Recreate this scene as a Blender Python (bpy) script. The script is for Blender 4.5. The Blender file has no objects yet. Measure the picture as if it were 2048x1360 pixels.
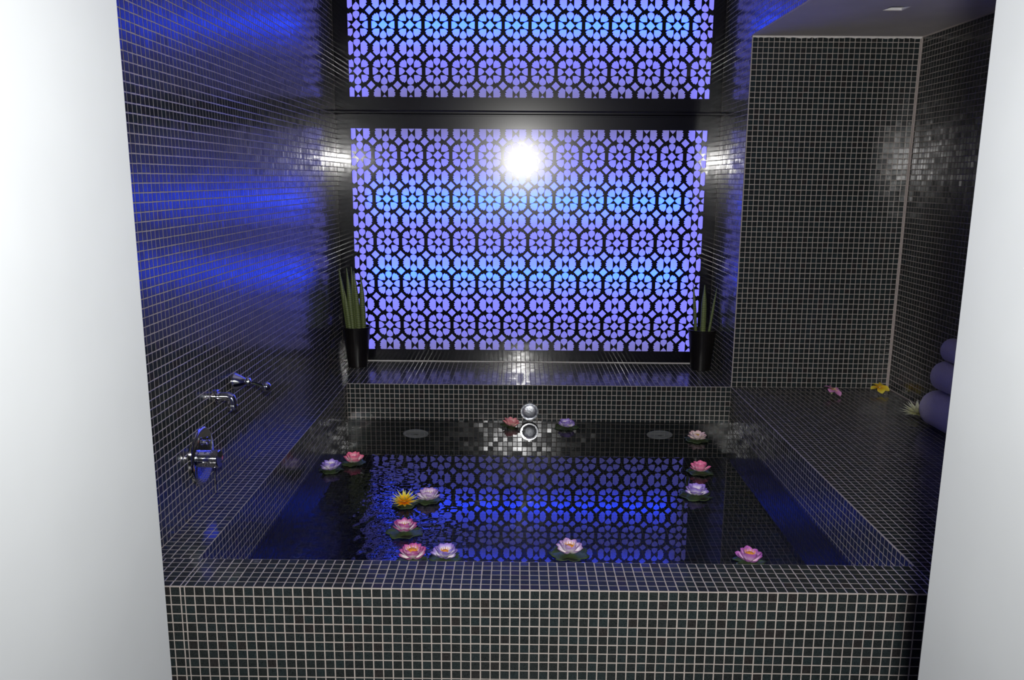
import bpy, math, random
import numpy as np
from mathutils import Matrix, Vector
from mathutils.geometry import delaunay_2d_cdt

random.seed(7)
rng = np.random.default_rng(7)
scene = bpy.context.scene
col = scene.collection

# ------------------------------------------------------------------ camera
CAM = Vector((-0.0599, -1.8903, 1.0169))
FPX = 1625.7135
PITCH, YAW, ROLL = 0.1953, 0.0077, 0.0071
cd = bpy.data.cameras.new('camera')
cam = bpy.data.objects.new('camera', cd)
col.objects.link(cam)
fwd = Vector((0, math.cos(PITCH), -math.sin(PITCH)))
right = Vector((1, 0, 0))
up = right.cross(fwd)
rr = math.cos(ROLL) * right + math.sin(ROLL) * up
uu = -math.sin(ROLL) * right + math.cos(ROLL) * up
RZ = Matrix.Rotation(YAW, 3, 'Z')
rr, uu, ff = RZ @ rr, RZ @ uu, RZ @ fwd
cam.matrix_world = Matrix(((rr.x, uu.x, -ff.x, CAM.x), (rr.y, uu.y, -ff.y, CAM.y),
                           (rr.z, uu.z, -ff.z, CAM.z), (0, 0, 0, 1)))
cd.sensor_fit = 'HORIZONTAL'
cd.sensor_width = 36.0
cd.lens = FPX / 2048 * 36.0
cd.clip_start = 0.02
scene.camera = cam

# ------------------------------------------------------------------ world, lights, exposure
w = bpy.data.worlds.new('world')
scene.world = w
w.use_nodes = True
w.node_tree.nodes['Background'].inputs[0].default_value = (0.05, 0.05, 0.055, 1)
w.node_tree.nodes['Background'].inputs[1].default_value = 0.70

fl = bpy.data.lights.new('camera_flash', 'SPOT')
flo = bpy.data.objects.new('camera_flash', fl)
col.objects.link(flo)
flo.location = CAM + Vector((0.03, -0.045, 0.20))
fdir = Vector((0.0, math.cos(0.21), -math.sin(0.21)))
flo.rotation_euler = fdir.to_track_quat('-Z', 'Y').to_euler()
fl.energy = 228.0
fl.color = (1.0, 0.985, 0.96)
fl.shadow_soft_size = 0.028
fl.spot_size = math.radians(124)
fl.spot_blend = 1.0
fl.cycles.is_caustics_light = True

scene.view_settings.view_transform = 'Standard'
scene.view_settings.look = 'None'
scene.view_settings.exposure = 0.0
scene.view_settings.gamma = 1.0
scene.view_settings.use_curve_mapping = False
try:
    scene.cycles.use_denoising = True
    scene.cycles.max_bounces = 10
    scene.cycles.glossy_bounces = 6
    scene.cycles.transmission_bounces = 8
    scene.cycles.sample_clamp_indirect = 60.0
    scene.cycles.blur_glossy = 0.0
except Exception:
    pass

# ------------------------------------------------------------------ dimensions (metres; z = 0 is the rim)
P = 0.025                 # mosaic pitch
GAP = 0.0029              # joint width
XL, XI, XR, XW = -1.05, -0.923, 1.0125, 1.797
YF, YB, YS = 0.153, 2.084, 2.609
ZS, ZT = 1.6758, 2.72
ZW, ZF = -0.188, -0.70
YJ, XJL, XJR = -0.9895, -0.484, 0.4335
ZFLOOR = -0.76

# ------------------------------------------------------------------ materials
def nodes(name):
    m = bpy.data.materials.new(name)
    m.use_nodes = True
    nt = m.node_tree
    b = nt.nodes['Principled BSDF']
    return m, nt, b

def plain(name, c, rough=0.5, metal=0.0, spec=0.5, coat=0.0, noise=0.0, nscale=30.0, bump=0.0):
    m, nt, b = nodes(name)
    b.inputs['Base Color'].default_value = (*c, 1)
    b.inputs['Roughness'].default_value = rough
    b.inputs['Metallic'].default_value = metal
    b.inputs['Specular IOR Level'].default_value = spec
    b.inputs['Coat Weight'].default_value = coat
    if noise or bump:
        tc = nt.nodes.new('ShaderNodeTexCoord')
        n = nt.nodes.new('ShaderNodeTexNoise')
        n.inputs['Scale'].default_value = nscale
        n.inputs['Detail'].default_value = 5
        nt.links.new(tc.outputs['Object'], n.inputs['Vector'])
        if noise:
            r = nt.nodes.new('ShaderNodeValToRGB')
            r.color_ramp.elements[0].position = 0.3
            r.color_ramp.elements[1].position = 0.7
            r.color_ramp.elements[0].color = (*[x * (1 - noise) for x in c], 1)
            r.color_ramp.elements[1].color = (*[min(1, x * (1 + noise)) for x in c], 1)
            nt.links.new(n.outputs['Fac'], r.inputs['Fac'])
            nt.links.new(r.outputs['Color'], b.inputs['Base Color'])
        if bump:
            bp = nt.nodes.new('ShaderNodeBump')
            bp.inputs['Strength'].default_value = bump
            bp.inputs['Distance'].default_value = 0.002
            nt.links.new(n.outputs['Fac'], bp.inputs['Height'])
            nt.links.new(bp.outputs['Normal'], b.inputs['Normal'])
    return m

M_grout_wet = plain('wet_grout', (0.11, 0.105, 0.10), 0.8, noise=0.15, nscale=60)
M_grout = plain('cement_grout', (0.45, 0.40, 0.365), 0.85, noise=0.10, nscale=60)
M_white = plain('white_plaster', (0.305, 0.318, 0.327), 0.6, spec=0.25, noise=0.03, nscale=6)
M_ceil = plain('grey_white_paint', (0.88, 0.83, 0.80), 0.7, noise=0.05, nscale=5)
M_lampwhite = plain('white_enamel', (0.85, 0.84, 0.82), 0.5)
M_caulk = plain('white_caulk', (0.72, 0.69, 0.66), 0.6, noise=0.08, nscale=90)
M_bead = plain('grey_corner_bead', (0.48, 0.42, 0.39), 0.7, noise=0.08, nscale=90)
M_floor = plain('dark_stone_floor', (0.08, 0.075, 0.07), 0.5, noise=0.2, nscale=8)
M_frame = plain('black_gloss_lacquer', (0.004, 0.004, 0.006), 0.22, spec=0.32, coat=0.75, noise=0.2, nscale=12)
M_frame.node_tree.nodes['Principled BSDF'].inputs['Coat Roughness'].default_value = 0.085
M_matte = plain('matt_black_edge', (0.006, 0.006, 0.008), 0.9, spec=0.1)
M_chrome = plain('chrome', (0.86, 0.87, 0.9), 0.06, metal=1.0)
M_pot = plain('black_plastic_pot', (0.006, 0.005, 0.005), 0.28, spec=0.5, noise=0.2, nscale=20)
M_soil = plain('dark_soil', (0.05, 0.035, 0.02), 0.9, noise=0.4, nscale=150, bump=0.8)
M_towel = plain('white_terry_towel', (0.62, 0.57, 0.60), 0.95, spec=0.1, noise=0.06, nscale=200, bump=0.8)
M_disc = plain('pale_grey_plastic', (0.62, 0.64, 0.64), 0.5, noise=0.05, nscale=40)
M_drain = plain('brushed_steel', (0.55, 0.55, 0.53), 0.35, metal=0.6, noise=0.1, nscale=80)
M_pad = plain('dark_green_lily_pad', (0.055, 0.090, 0.028), 0.5, noise=0.4, nscale=40, bump=0.3)
M_stamen = plain('orange_stamen', (0.85, 0.33, 0.03), 0.6, noise=0.25, nscale=200)
M_stamen_y = plain('golden_stamen', (0.62, 0.36, 0.06), 0.6, noise=0.3, nscale=200)
M_foil = plain('silver_reflector', (0.88, 0.91, 0.97), 0.42, metal=1.0, bump=0.9, nscale=140)

# glass mosaic: dark teal-black with the fleck and small tint differences of the real tiles
M_tile, nt, b = nodes('glass_mosaic')
at = nt.nodes.new('ShaderNodeAttribute'); at.attribute_name = 'tint'
rp = nt.nodes.new('ShaderNodeValToRGB')
e = rp.color_ramp.elements
e[0].position = 0.0; e[0].color = (0.019, 0.0218, 0.0215, 1)
e[1].position = 1.0; e[1].color = (0.025, 0.0225, 0.022, 1)
x = e.new(0.30); x.color = (0.021, 0.0255, 0.0255, 1)
x = e.new(0.70); x.color = (0.020, 0.0285, 0.030, 1)
x = e.new(0.86); x.color = (0.020, 0.026, 0.026, 1)
nt.links.new(at.outputs['Fac'], rp.inputs['Fac'])
tc = nt.nodes.new('ShaderNodeTexCoord')
ge = nt.nodes.new('ShaderNodeNewGeometry')
n1 = nt.nodes.new('ShaderNodeTexNoise'); n1.inputs['Scale'].default_value = 700; n1.inputs['Detail'].default_value = 3
nt.links.new(ge.outputs['Position'], n1.inputs['Vector'])
r1 = nt.nodes.new('ShaderNodeValToRGB')
r1.color_ramp.elements[0].position = 0.35; r1.color_ramp.elements[0].color = (0.55, 0.55, 0.55, 1)
r1.color_ramp.elements[1].position = 0.75; r1.color_ramp.elements[1].color = (2.1, 2.1, 2.1, 1)
nt.links.new(n1.outputs['Fac'], r1.inputs['Fac'])
mx = nt.nodes.new('ShaderNodeMix'); mx.data_type = 'RGBA'; mx.blend_type = 'MULTIPLY'
mx.inputs['Factor'].default_value = 1.0
nt.links.new(rp.outputs['Color'], mx.inputs['A'])
nt.links.new(r1.outputs['Color'], mx.inputs['B'])
nt.links.new(mx.outputs['Result'], b.inputs['Base Color'])
b.inputs['Roughness'].default_value = 0.15
b.inputs['Specular IOR Level'].default_value = 0.5
n2 = nt.nodes.new('ShaderNodeTexNoise'); n2.inputs['Scale'].default_value = 110; n2.inputs['Detail'].default_value = 2
nt.links.new(ge.outputs['Position'], n2.inputs['Vector'])
bp = nt.nodes.new('ShaderNodeBump'); bp.inputs['Strength'].default_value = 0.02; bp.inputs['Distance'].default_value = 0.001
nt.links.new(n2.outputs['Fac'], bp.inputs['Height'])
nt.links.new(bp.outputs['Normal'], b.inputs['Normal'])

# backlit acrylic: LED strips behind it, brightest in front of each strip
def acrylic(name, bands, z0, z1):
    m, nt, b = nodes(name)
    b.inputs['Base Color'].default_value = (0.24, 0.22, 0.26, 1)
    b.inputs['Roughness'].default_value = 0.20
    b.inputs['Specular IOR Level'].default_value = 0.3
    ge = nt.nodes.new('ShaderNodeNewGeometry')
    sx = nt.nodes.new('ShaderNodeSeparateXYZ')
    nt.links.new(ge.outputs['Position'], sx.inputs[0])
    mr = nt.nodes.new('ShaderNodeMapRange')
    mr.inputs['From Min'].default_value = z0; mr.inputs['From Max'].default_value = z1
    nt.links.new(sx.outputs['Z'], mr.inputs['Value'])
    cr = nt.nodes.new('ShaderNodeValToRGB')
    cr.color_ramp.interpolation = 'EASE'
    els = cr.color_ramp.elements
    while len(els) > 1:
        els.remove(els[-1])
    for i, (z, c) in enumerate(bands):
        t = (z - z0) / (z1 - z0)
        el = els[0] if i == 0 else els.new(t)
        el.position = t
        el.color = (*c, 1)
    nt.links.new(mr.outputs['Result'], cr.inputs['Fac'])
    # strips stop short of the side edges
    ab = nt.nodes.new('ShaderNodeMath'); ab.operation = 'ABSOLUTE'
    sb = nt.nodes.new('ShaderNodeMath'); sb.operation = 'ADD'; sb.inputs[1].default_value = 0.012
    nt.links.new(sx.outputs['X'], sb.inputs[0]); nt.links.new(sb.outputs[0], ab.inputs[0])
    er = nt.nodes.new('ShaderNodeValToRGB'); er.color_ramp.interpolation = 'EASE'
    er.color_ramp.elements[0].position = 0.80; er.color_ramp.elements[0].color = (1, 1, 1, 1)
    er.color_ramp.elements[1].position = 0.93; er.color_ramp.elements[1].color = (0.0, 0.0, 0.0, 1)
    nt.links.new(ab.outputs[0], er.inputs['Fac'])
    mx = nt.nodes.new('ShaderNodeMix'); mx.data_type = 'RGBA'
    nt.links.new(er.outputs['Color'], mx.inputs['Factor'])
    mx.inputs['A'].default_value = (0.032, 0.031, 0.18, 1)
    nt.links.new(cr.outputs['Color'], mx.inputs['B'])
    nt.links.new(mx.outputs['Result'], b.inputs['Emission Color'])
    b.inputs['Emission Strength'].default_value = EMI
    return m
EMI = 6.1
DIM, LOW, MID, WARM, HOT = (0.020, 0.019, 0.070), (0.027, 0.027, 0.13), (0.032, 0.035, 0.24), (0.031, 0.054, 0.75), (0.022, 0.078, 1.40)
M_ac_low = acrylic('backlit_acrylic_low', [(0.06, DIM), (0.20, LOW), (0.36, MID), (0.44, WARM), (0.50, HOT), (0.56, WARM),
                   (0.67, MID), (0.74, MID), (0.83, WARM), (0.90, HOT), (0.97, WARM), (1.06, MID), (1.17, LOW), (1.29, DIM)], 0.0, 1.4)
M_ac_up = acrylic('backlit_acrylic_high', [(1.44, DIM), (1.57, LOW), (1.68, MID), (1.75, WARM), (1.815, HOT), (1.88, WARM),
                  (1.97, MID), (2.13, MID), (2.19, WARM), (2.24, HOT), (2.29, WARM), (2.38, MID), (2.55, LOW), (2.66, DIM)], 1.40, 2.70)

# water
M_water = bpy.data.materials.new('pool_water')
M_water.use_nodes = True
nt = M_water.node_tree
nt.nodes.clear()
out = nt.nodes.new('ShaderNodeOutputMaterial')
g = nt.nodes.new('ShaderNodeBsdfGlass')
g.inputs['IOR'].default_value = 1.33
g.inputs['Roughness'].default_value = 0.0
g.inputs['Color'].default_value = (0.97, 0.985, 1.0, 1)
nt.links.new(g.outputs[0], out.inputs['Surface'])

# petals: colour runs from the base to the tip of each petal (attribute 't')
def petal_mat(name, stops, rough=0.55):
    m, nt, b = nodes(name)
    at = nt.nodes.new('ShaderNodeAttribute'); at.attribute_name = 't'
    cr = nt.nodes.new('ShaderNodeValToRGB')
    els = cr.color_ramp.elements
    while len(els) > 1:
        els.remove(els[-1])
    for i, (p, c) in enumerate(stops):
        el = els[0] if i == 0 else els.new(p)
        el.position = p
        el.color = (*c, 1)
    nt.links.new(at.outputs['Fac'], cr.inputs['Fac'])
    nt.links.new(cr.outputs['Color'], b.inputs['Base Color'])
    b.inputs['Roughness'].default_value = rough
    b.inputs['Specular IOR Level'].default_value = 0.3
    return m
PM = {
    'pink': petal_mat('pink_petal', [(0.0, (0.95, 0.88, 0.80)), (0.42, (0.95, 0.74, 0.74)), (0.72, (0.95, 0.34, 0.46)), (1.0, (0.90, 0.14, 0.30))]),
    'hotpink': petal_mat('hot_pink_petal', [(0.0, (0.95, 0.88, 0.86)), (0.40, (0.95, 0.66, 0.74)), (0.72, (0.95, 0.28, 0.48)), (1.0, (0.92, 0.20, 0.40))]),
    'purple': petal_mat('purple_petal', [(0.0, (0.93, 0.88, 0.80)), (0.50, (0.88, 0.82, 0.95)), (0.74, (0.52, 0.40, 0.86)), (1.0, (0.28, 0.16, 0.66))]),
    'lilac': petal_mat('lilac_petal', [(0.0, (0.94, 0.88, 0.82)), (0.55, (0.92, 0.84, 0.92)), (0.82, (0.70, 0.50, 0.80)), (1.0, (0.46, 0.24, 0.62))]),
    'magenta': petal_mat('magenta_edged_petal', [(0.0, (0.95, 0.92, 0.84)), (0.48, (0.93, 0.82, 0.86)), (0.74, (0.72, 0.26, 0.54)), (1.0, (0.46, 0.05, 0.30))]),
    'orchid': petal_mat('orchid_petal', [(0.0, (0.92, 0.76, 0.84)), (0.45, (0.86, 0.58, 0.84)), (0.75, (0.62, 0.24, 0.62)), (1.0, (0.50, 0.12, 0.52))]),
    'pale': petal_mat('pale_pink_petal', [(0.0, (0.94, 0.88, 0.78)), (0.5, (0.94, 0.82, 0.78)), (1.0, (0.86, 0.56, 0.58))]),
    'coral': petal_mat('coral_petal', [(0.0, (0.90, 0.80, 0.62)), (0.35, (0.92, 0.68, 0.60)), (0.75, (0.90, 0.32, 0.36)), (1.0, (0.90, 0.36, 0.40))]),
    'yellow': petal_mat('yellow_petal', [(0.0, (0.85, 0.20, 0.0)), (0.30, (0.90, 0.42, 0.0)), (0.55, (0.88, 0.72, 0.04)), (1.0, (0.84, 0.88, 0.42))]),
    'cream': petal_mat('cream_petal', [(0.0, (0.62, 0.62, 0.30)), (0.5, (0.80, 0.80, 0.52)), (1.0, (0.88, 0.90, 0.78))]),
    'plupink': petal_mat('pink_blossom_petal', [(0.0, (0.92, 0.62, 0.10)), (0.22, (0.9, 0.5, 0.45)), (0.5, (0.85, 0.30, 0.66)), (1.0, (0.85, 0.40, 0.72))]),
    'pluyellow': petal_mat('yellow_blossom_petal', [(0.0, (0.85, 0.40, 0.02)), (0.5, (0.88, 0.62, 0.03)), (1.0, (0.92, 0.80, 0.12))]),
}
# cylindrical snake plant: darker bands across the leaf
M_leaf, nt, b = nodes('banded_green_leaf')
tc = nt.nodes.new('ShaderNodeTexCoord')
wv = nt.nodes.new('ShaderNodeTexWave'); wv.bands_direction = 'Z'
wv.inputs['Scale'].default_value = 30; wv.inputs['Distortion'].default_value = 5.0; wv.inputs['Detail'].default_value = 2
nt.links.new(tc.outputs['Object'], wv.inputs['Vector'])
cr = nt.nodes.new('ShaderNodeValToRGB')
cr.color_ramp.elements[0].color = (0.060, 0.085, 0.024, 1); cr.color_ramp.elements[1].color = (0.18, 0.225, 0.075, 1)
nt.links.new(wv.outputs['Fac'], cr.inputs['Fac']); nt.links.new(cr.outputs['Color'], b.inputs['Base Color'])
b.inputs['Roughness'].default_value = 0.5

# ------------------------------------------------------------------ object helpers
W = {}     # world origin of every object made here

def link(name, me, mat, parent=None, origin=(0, 0, 0), smooth=False):
    o = bpy.data.objects.new(name, me)
    if mat is not None and len(me.materials) == 0:
        me.materials.append(mat)
    if smooth:
        me.shade_smooth()
        me.set_sharp_from_angle(angle=0.62)
    col.objects.link(o)
    o.parent = parent
    po = W.get(parent.name, Vector((0, 0, 0))) if parent else Vector((0, 0, 0))
    o.location = Vector(origin) - po
    W[o.name] = Vector(origin)
    return o

def mesh(name, V, F, mat, parent=None, origin=(0, 0, 0), smooth=False):
    """V in world coordinates."""
    og = np.array(origin, float)
    me = bpy.data.meshes.new(name)
    me.from_pydata([tuple(np.array(v, float) - og) for v in V], [], [tuple(f) for f in F])
    me.update()
    return link(name, me, mat, parent, origin, smooth)

def empty(name, loc):
    o = bpy.data.objects.new(name, None)
    o.empty_display_size = 0.05
    col.objects.link(o)
    o.location = loc
    W[o.name] = Vector(loc)
    return o

def tag(o, label=None, cat=None, group=None, kind=None):
    if label: o['label'] = label
    if cat: o['category'] = cat
    if group: o['group'] = group
    if kind: o['kind'] = kind
    return o

def box_vf(x0, x1, y0, y1, z0, z1):
    V = [(x0, y0, z0), (x1, y0, z0), (x1, y1, z0), (x0, y1, z0), (x0, y0, z1), (x1, y0, z1), (x1, y1, z1), (x0, y1, z1)]
    F = [(0, 3, 2, 1), (4, 5, 6, 7), (0, 1, 5, 4), (1, 2, 6, 5), (2, 3, 7, 6), (3, 0, 4, 7)]
    return V, F

def join(parts):
    V, F = [], []
    for v, f in parts:
        n = len(V)
        V += list(v)
        F += [tuple(i + n for i in q) for q in f]
    return V, F

def lathe_vf(prof, seg=32, axis='Z', c=(0, 0, 0), close=True):
    """prof: list of (radius, height); the first and last points are capped."""
    V, F = [], []
    for r, h in prof:
        for k in range(seg):
            a = 2 * math.pi * k / seg
            p = (r * math.cos(a), r * math.sin(a), h)
            if axis == 'X': p = (p[2], p[0], p[1])
            if axis == 'Y': p = (p[1], p[2], p[0])
            V.append((p[0] + c[0], p[1] + c[1], p[2] + c[2]))
    for i in range(len(prof) - 1):
        for k in range(seg):
            a, b2 = i * seg + k, i * seg + (k + 1) % seg
            F.append((a, b2, b2 + seg, a + seg))
    if close:
        F.append(tuple(reversed(range(seg))))
        n = (len(prof) - 1) * seg
        F.append(tuple(range(n, n + seg)))
    return V, F

def tube_vf(path, radii, seg=10):
    V, F = [], []
    path = [Vector(p) for p in path]
    for i, p in enumerate(path):
        t = (path[min(i + 1, len(path) - 1)] - path[max(i - 1, 0)]).normalized()
        a = Vector((0, 0, 1)) if abs(t.z) < 0.9 else Vector((1, 0, 0))
        u = t.cross(a).normalized()
        v = t.cross(u)
        for k in range(seg):
            an = 2 * math.pi * k / seg
            V.append(tuple(p + radii[i] * (math.cos(an) * u + math.sin(an) * v)))
    for i in range(len(path) - 1):
        for k in range(seg):
            a, b2 = i * seg + k, i * seg + (k + 1) % seg
            F.append((a, a + seg, b2 + seg, b2))
    F.append(tuple(range(seg)))
    n = (len(path) - 1) * seg
    F.append(tuple(reversed(range(n, n + seg))))
    return V, F

# ------------------------------------------------------------------ mosaic
def to_px(p):
    d = p - np.array(CAM)
    z = d @ np.array(ff)
    z = np.where(z < 0.05, 0.05, z)
    return 1024 + FPX * (d @ np.array(rr)) / z, 680 - FPX * (d @ np.array(uu)) / z

TH, BV = 0.00055, 0.0006
tile_meshes = {}
def tile_mesh(lu, lv, tint):
    key = (round(lu, 4), round(lv, 4), tint)
    if key not in tile_meshes:
        a, b2 = lu / 2, lv / 2
        V = [(-a, -b2, 0), (a, -b2, 0), (a, b2, 0), (-a, b2, 0),
             (-a, -b2, TH - 0.0003), (a, -b2, TH - 0.0003), (a, b2, TH - 0.0003), (-a, b2, TH - 0.0003),
             (-a + BV, -b2 + BV, TH), (a - BV, -b2 + BV, TH), (a - BV, b2 - BV, TH), (-a + BV, b2 - BV, TH)]
        F = [(0, 1, 5, 4), (1, 2, 6, 5), (2, 3, 7, 6), (3, 0, 4, 7), (4, 5, 9, 8), (5, 6, 10, 9), (6, 7, 11, 10), (7, 4, 8, 11), (8, 9, 10, 11)]
        me = bpy.data.meshes.new('tile')
        me.from_pydata(V, [], F)
        me.shade_flat()
        me.materials.append(M_tile)
        at = me.attributes.new('tint', 'FLOAT', 'POINT')
        at.data.foreach_set('value', [tint] * len(V))
        tile_meshes[key] = me
    return tile_meshes[key]

def even(length, pitch=P):
    n = max(1, round(length / pitch))
    s = length / n
    return [(i * s, (i + 1) * s) for i in range(n)]

def mosaic(parent, patches, n_single=300, name='tile_field', tilt=0.5, hide=None):
    """patches: (O, U, V, ucells, vcells): tiles over the plane O + u*U + v*V, facing U x V."""
    allc, alls, allb, allt = [], [], [], []
    for O, U, V, uc, vc in patches:
        O, U, V = np.array(O, float), np.array(U, float), np.array(V, float)
        N = np.cross(U, V)
        us = np.array([((a + b2) / 2, b2 - a) for a, b2 in uc]); vs = np.array([((a + b2) / 2, b2 - a) for a, b2 in vc])
        cu, cv = np.meshgrid(us[:, 0], vs[:, 0], indexing='ij')
        lu, lv = np.meshgrid(us[:, 1], vs[:, 1], indexing='ij')
        cu, cv, lu, lv = cu.ravel(), cv.ravel(), lu.ravel() - GAP, lv.ravel() - GAP
        jit = rng.normal(0, 0.00022, (len(cu), 2))
        C = O + (cu + jit[:, 0])[:, None] * U + (cv + jit[:, 1])[:, None] * V
        allc.append(C); alls.append(np.stack([lu, lv], 1))
        allb.append(np.broadcast_to(np.stack([U, V, N]), (len(cu), 3, 3)))
        allt.append(np.full(len(cu), 0))
    C = np.concatenate(allc); S = np.concatenate(alls); B = np.concatenate(allb).copy()
    n = len(C)
    # every tile sits a little out of true
    ta, tb = rng.normal(0, math.radians(tilt), n), rng.normal(0, math.radians(tilt), n)
    U0, V0, N0 = B[:, 0].copy(), B[:, 1].copy(), B[:, 2].copy()
    Nn = N0 + ta[:, None] * U0 + tb[:, None] * V0
    Nn /= np.linalg.norm(Nn, axis=1)[:, None]
    Un = U0 - (U0 * Nn).sum(1)[:, None] * Nn
    Un /= np.linalg.norm(Un, axis=1)[:, None]
    Vn = np.cross(Nn, Un)
    lift = rng.normal(0.00005, 0.00008, n).clip(-0.0001, 0.0003)
    C = C + N0 * lift[:, None]
    steps = np.array([0.05, 0.2, 0.35, 0.5, 0.68, 0.8, 0.98])
    T = steps[rng.choice(7, n, p=[0.16, 0.2, 0.2, 0.17, 0.12, 0.09, 0.06])]
    # which tiles show largest
    cs = []
    for a, b2 in ((-1, -1), (1, -1), (1, 1), (-1, 1)):
        cs.append(np.stack(to_px(C + Un * (S[:, :1] / 2 * a) + Vn * (S[:, 1:] / 2 * b2)), 1))
    area = 0.5 * np.abs(sum(cs[i][:, 0] * cs[(i + 1) % 4][:, 1] - cs[(i + 1) % 4][:, 0] * cs[i][:, 1] for i in range(4)))
    px, py = to_px(C)
    yy = py / 1360
    vis = (px > 252 + 100 * yy + 8) & (px < 1985 - 160 * yy - 8) & (py > 6) & (py < 1354)
    facing = ((np.array(CAM) - C) * N0).sum(1) > 0.02
    full = (np.abs(S[:, 0] - (P - GAP)) < 0.0016) & (np.abs(S[:, 1] - (P - GAP)) < 0.0016)
    ok = vis & facing & full
    if hide is not None:
        ok &= ~hide(C, px, py)
    score = np.where(ok, area, -1)
    order = np.argsort(-score)[:n_single]
    single = np.zeros(n, bool)
    single[order[score[order] > 0]] = True
    pw = np.array(W[parent.name])
    for i in np.nonzero(single)[0]:
        me = tile_mesh(P - GAP, P - GAP, float(T[i]))
        o = bpy.data.objects.new('tile', me)
        col.objects.link(o)
        o.parent = parent
        m = Matrix(((*[float(q) for q in (Un[i, 0], Vn[i, 0], Nn[i, 0])], float(C[i, 0] - pw[0])),
                    (*[float(q) for q in (Un[i, 1], Vn[i, 1], Nn[i, 1])], float(C[i, 1] - pw[1])),
                    (*[float(q) for q in (Un[i, 2], Vn[i, 2], Nn[i, 2])], float(C[i, 2] - pw[2])), (0, 0, 0, 1)))
        o.matrix_basis = m
    r = np.nonzero(~single)[0]
    if len(r):
        k = len(r)
        a, b2 = S[r, 0] / 2, S[r, 1] / 2
        V = np.zeros((k, 12, 3))
        sg = [(-1, -1), (1, -1), (1, 1), (-1, 1)]
        c = C[r] - pw
        for j, (p, q) in enumerate(sg):
            V[:, j] = c + Un[r] * (a * p)[:, None] + Vn[r] * (b2 * q)[:, None]
            V[:, 4 + j] = V[:, j] + Nn[r] * (TH - 0.0003)
            V[:, 8 + j] = c + Un[r] * ((a - BV) * p)[:, None] + Vn[r] * ((b2 - BV) * q)[:, None] + Nn[r] * TH
        Fq = np.array([(0, 1, 5, 4), (1, 2, 6, 5), (2, 3, 7, 6), (3, 0, 4, 7), (4, 5, 9, 8), (5, 6, 10, 9), (6, 7, 11, 10), (7, 4, 8, 11), (8, 9, 10, 11)])
        F = (Fq[None] + (np.arange(k) * 12)[:, None, None]).reshape(-1, 4)
        me = bpy.data.meshes.new(name)
        me.vertices.add(k * 12); me.vertices.foreach_set('co', V.ravel())
        me.loops.add(F.size); me.loops.foreach_set('vertex_index', F.ravel())
        me.polygons.add(len(F)); me.polygons.foreach_set('loop_start', np.arange(len(F)) * 4)
        me.polygons.foreach_set('loop_total', np.full(len(F), 4))
        me.update(calc_edges=True)
        me.shade_flat()
        at = me.attributes.new('tint', 'FLOAT', 'POINT')
        at.data.foreach_set('value', np.repeat(T[r], 12))
        me.materials.append(M_tile)
        o = bpy.data.objects.new(name, me)
        o['kind'] = 'stuff'
        col.objects.link(o)
        o.parent = parent
    return n

X_, Y_, Z_ = (1, 0, 0), (0, 1, 0), (0, 0, 1)
nX, nY, nZ = (-1, 0, 0), (0, -1, 0), (0, 0, -1)
def shift(cells, d): return [(a + d, b2 + d) for a, b2 in cells]
ZROWS = [(i * P, (i + 1) * P) for i in range(int(ZT / P))]

# ------------------------------------------------------------------ setting: walls, floor, ceiling
# left wall: runs from the doorway partition to the screens
V, F = box_vf(XL - 0.12, XL, YJ, YS + 0.10, ZFLOOR - 0.04, ZT)
wl = tag(mesh('wall_left', V, F, M_grout), kind='structure')
mosaic(wl, [((XL, -0.35, 0), Y_, Z_, even(YS - 0.004 + 0.35), ZROWS)])
# niche back wall behind the deck
V, F = box_vf(XR + 0.0001, XW + 0.12, YB, YS + 0.10, 0.0, ZS)
wb = tag(mesh('wall_back', V, F, M_grout), kind='structure')
mosaic(wb, [((XR + 0.003, YB, 0), X_, Z_, even(XW - XR - 0.012), [(i * P, (i + 1) * P) for i in range(66)] + [(66 * P, ZS - 0.003)])])
# alcove return wall and the fascia above the niche, one face
V, F = join([box_vf(XR, XR + 0.0001, YB, YS, 0.0, ZS), box_vf(XR, XR + 0.14, YJ, YS, ZS + 0.0005, ZT)])
wa = tag(mesh('wall_alcove', V, F, M_grout), kind='structure')
zup = ZS + 0.004
mosaic(wa, [((XR, YS - 0.004, 0), nY, Z_, even(YS - YB - 0.008), [(i * P, (i + 1) * P) for i in range(67)]),
            ((XR, YS - 0.004, 0), nY, Z_, even(YS - YB - 0.008), [(67 * P + i * P, 67 * P + (i + 1) * P) for i in range(41)]),
            ((XR, YB + 0.004, 0), nY, Z_, even(YB + 0.3), [(zup, 68 * P)] + [(68 * P + i * P, 68 * P + (i + 1) * P) for i in range(40)])], n_single=120)
# right wall of the niche
V, F = box_vf(XW, XW + 0.12, YJ, YB, ZFLOOR - 0.04, ZS)
wr = tag(mesh('wall_right', V, F, M_grout), kind='structure')
mosaic(wr, [((XW, YB - 0.008, 0), nY, Z_, even(YB - 0.008 + 0.45), [(i * P, (i + 1) * P) for i in range(66)] + [(66 * P, ZS - 0.003)])])
# wall behind the screens
V, F = box_vf(XL, XR + 0.14, YS + 0.06, YS + 0.16, ZFLOOR, ZT)
tag(mesh('wall_screen_side', V, F, M_floor), kind='structure')
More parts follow.
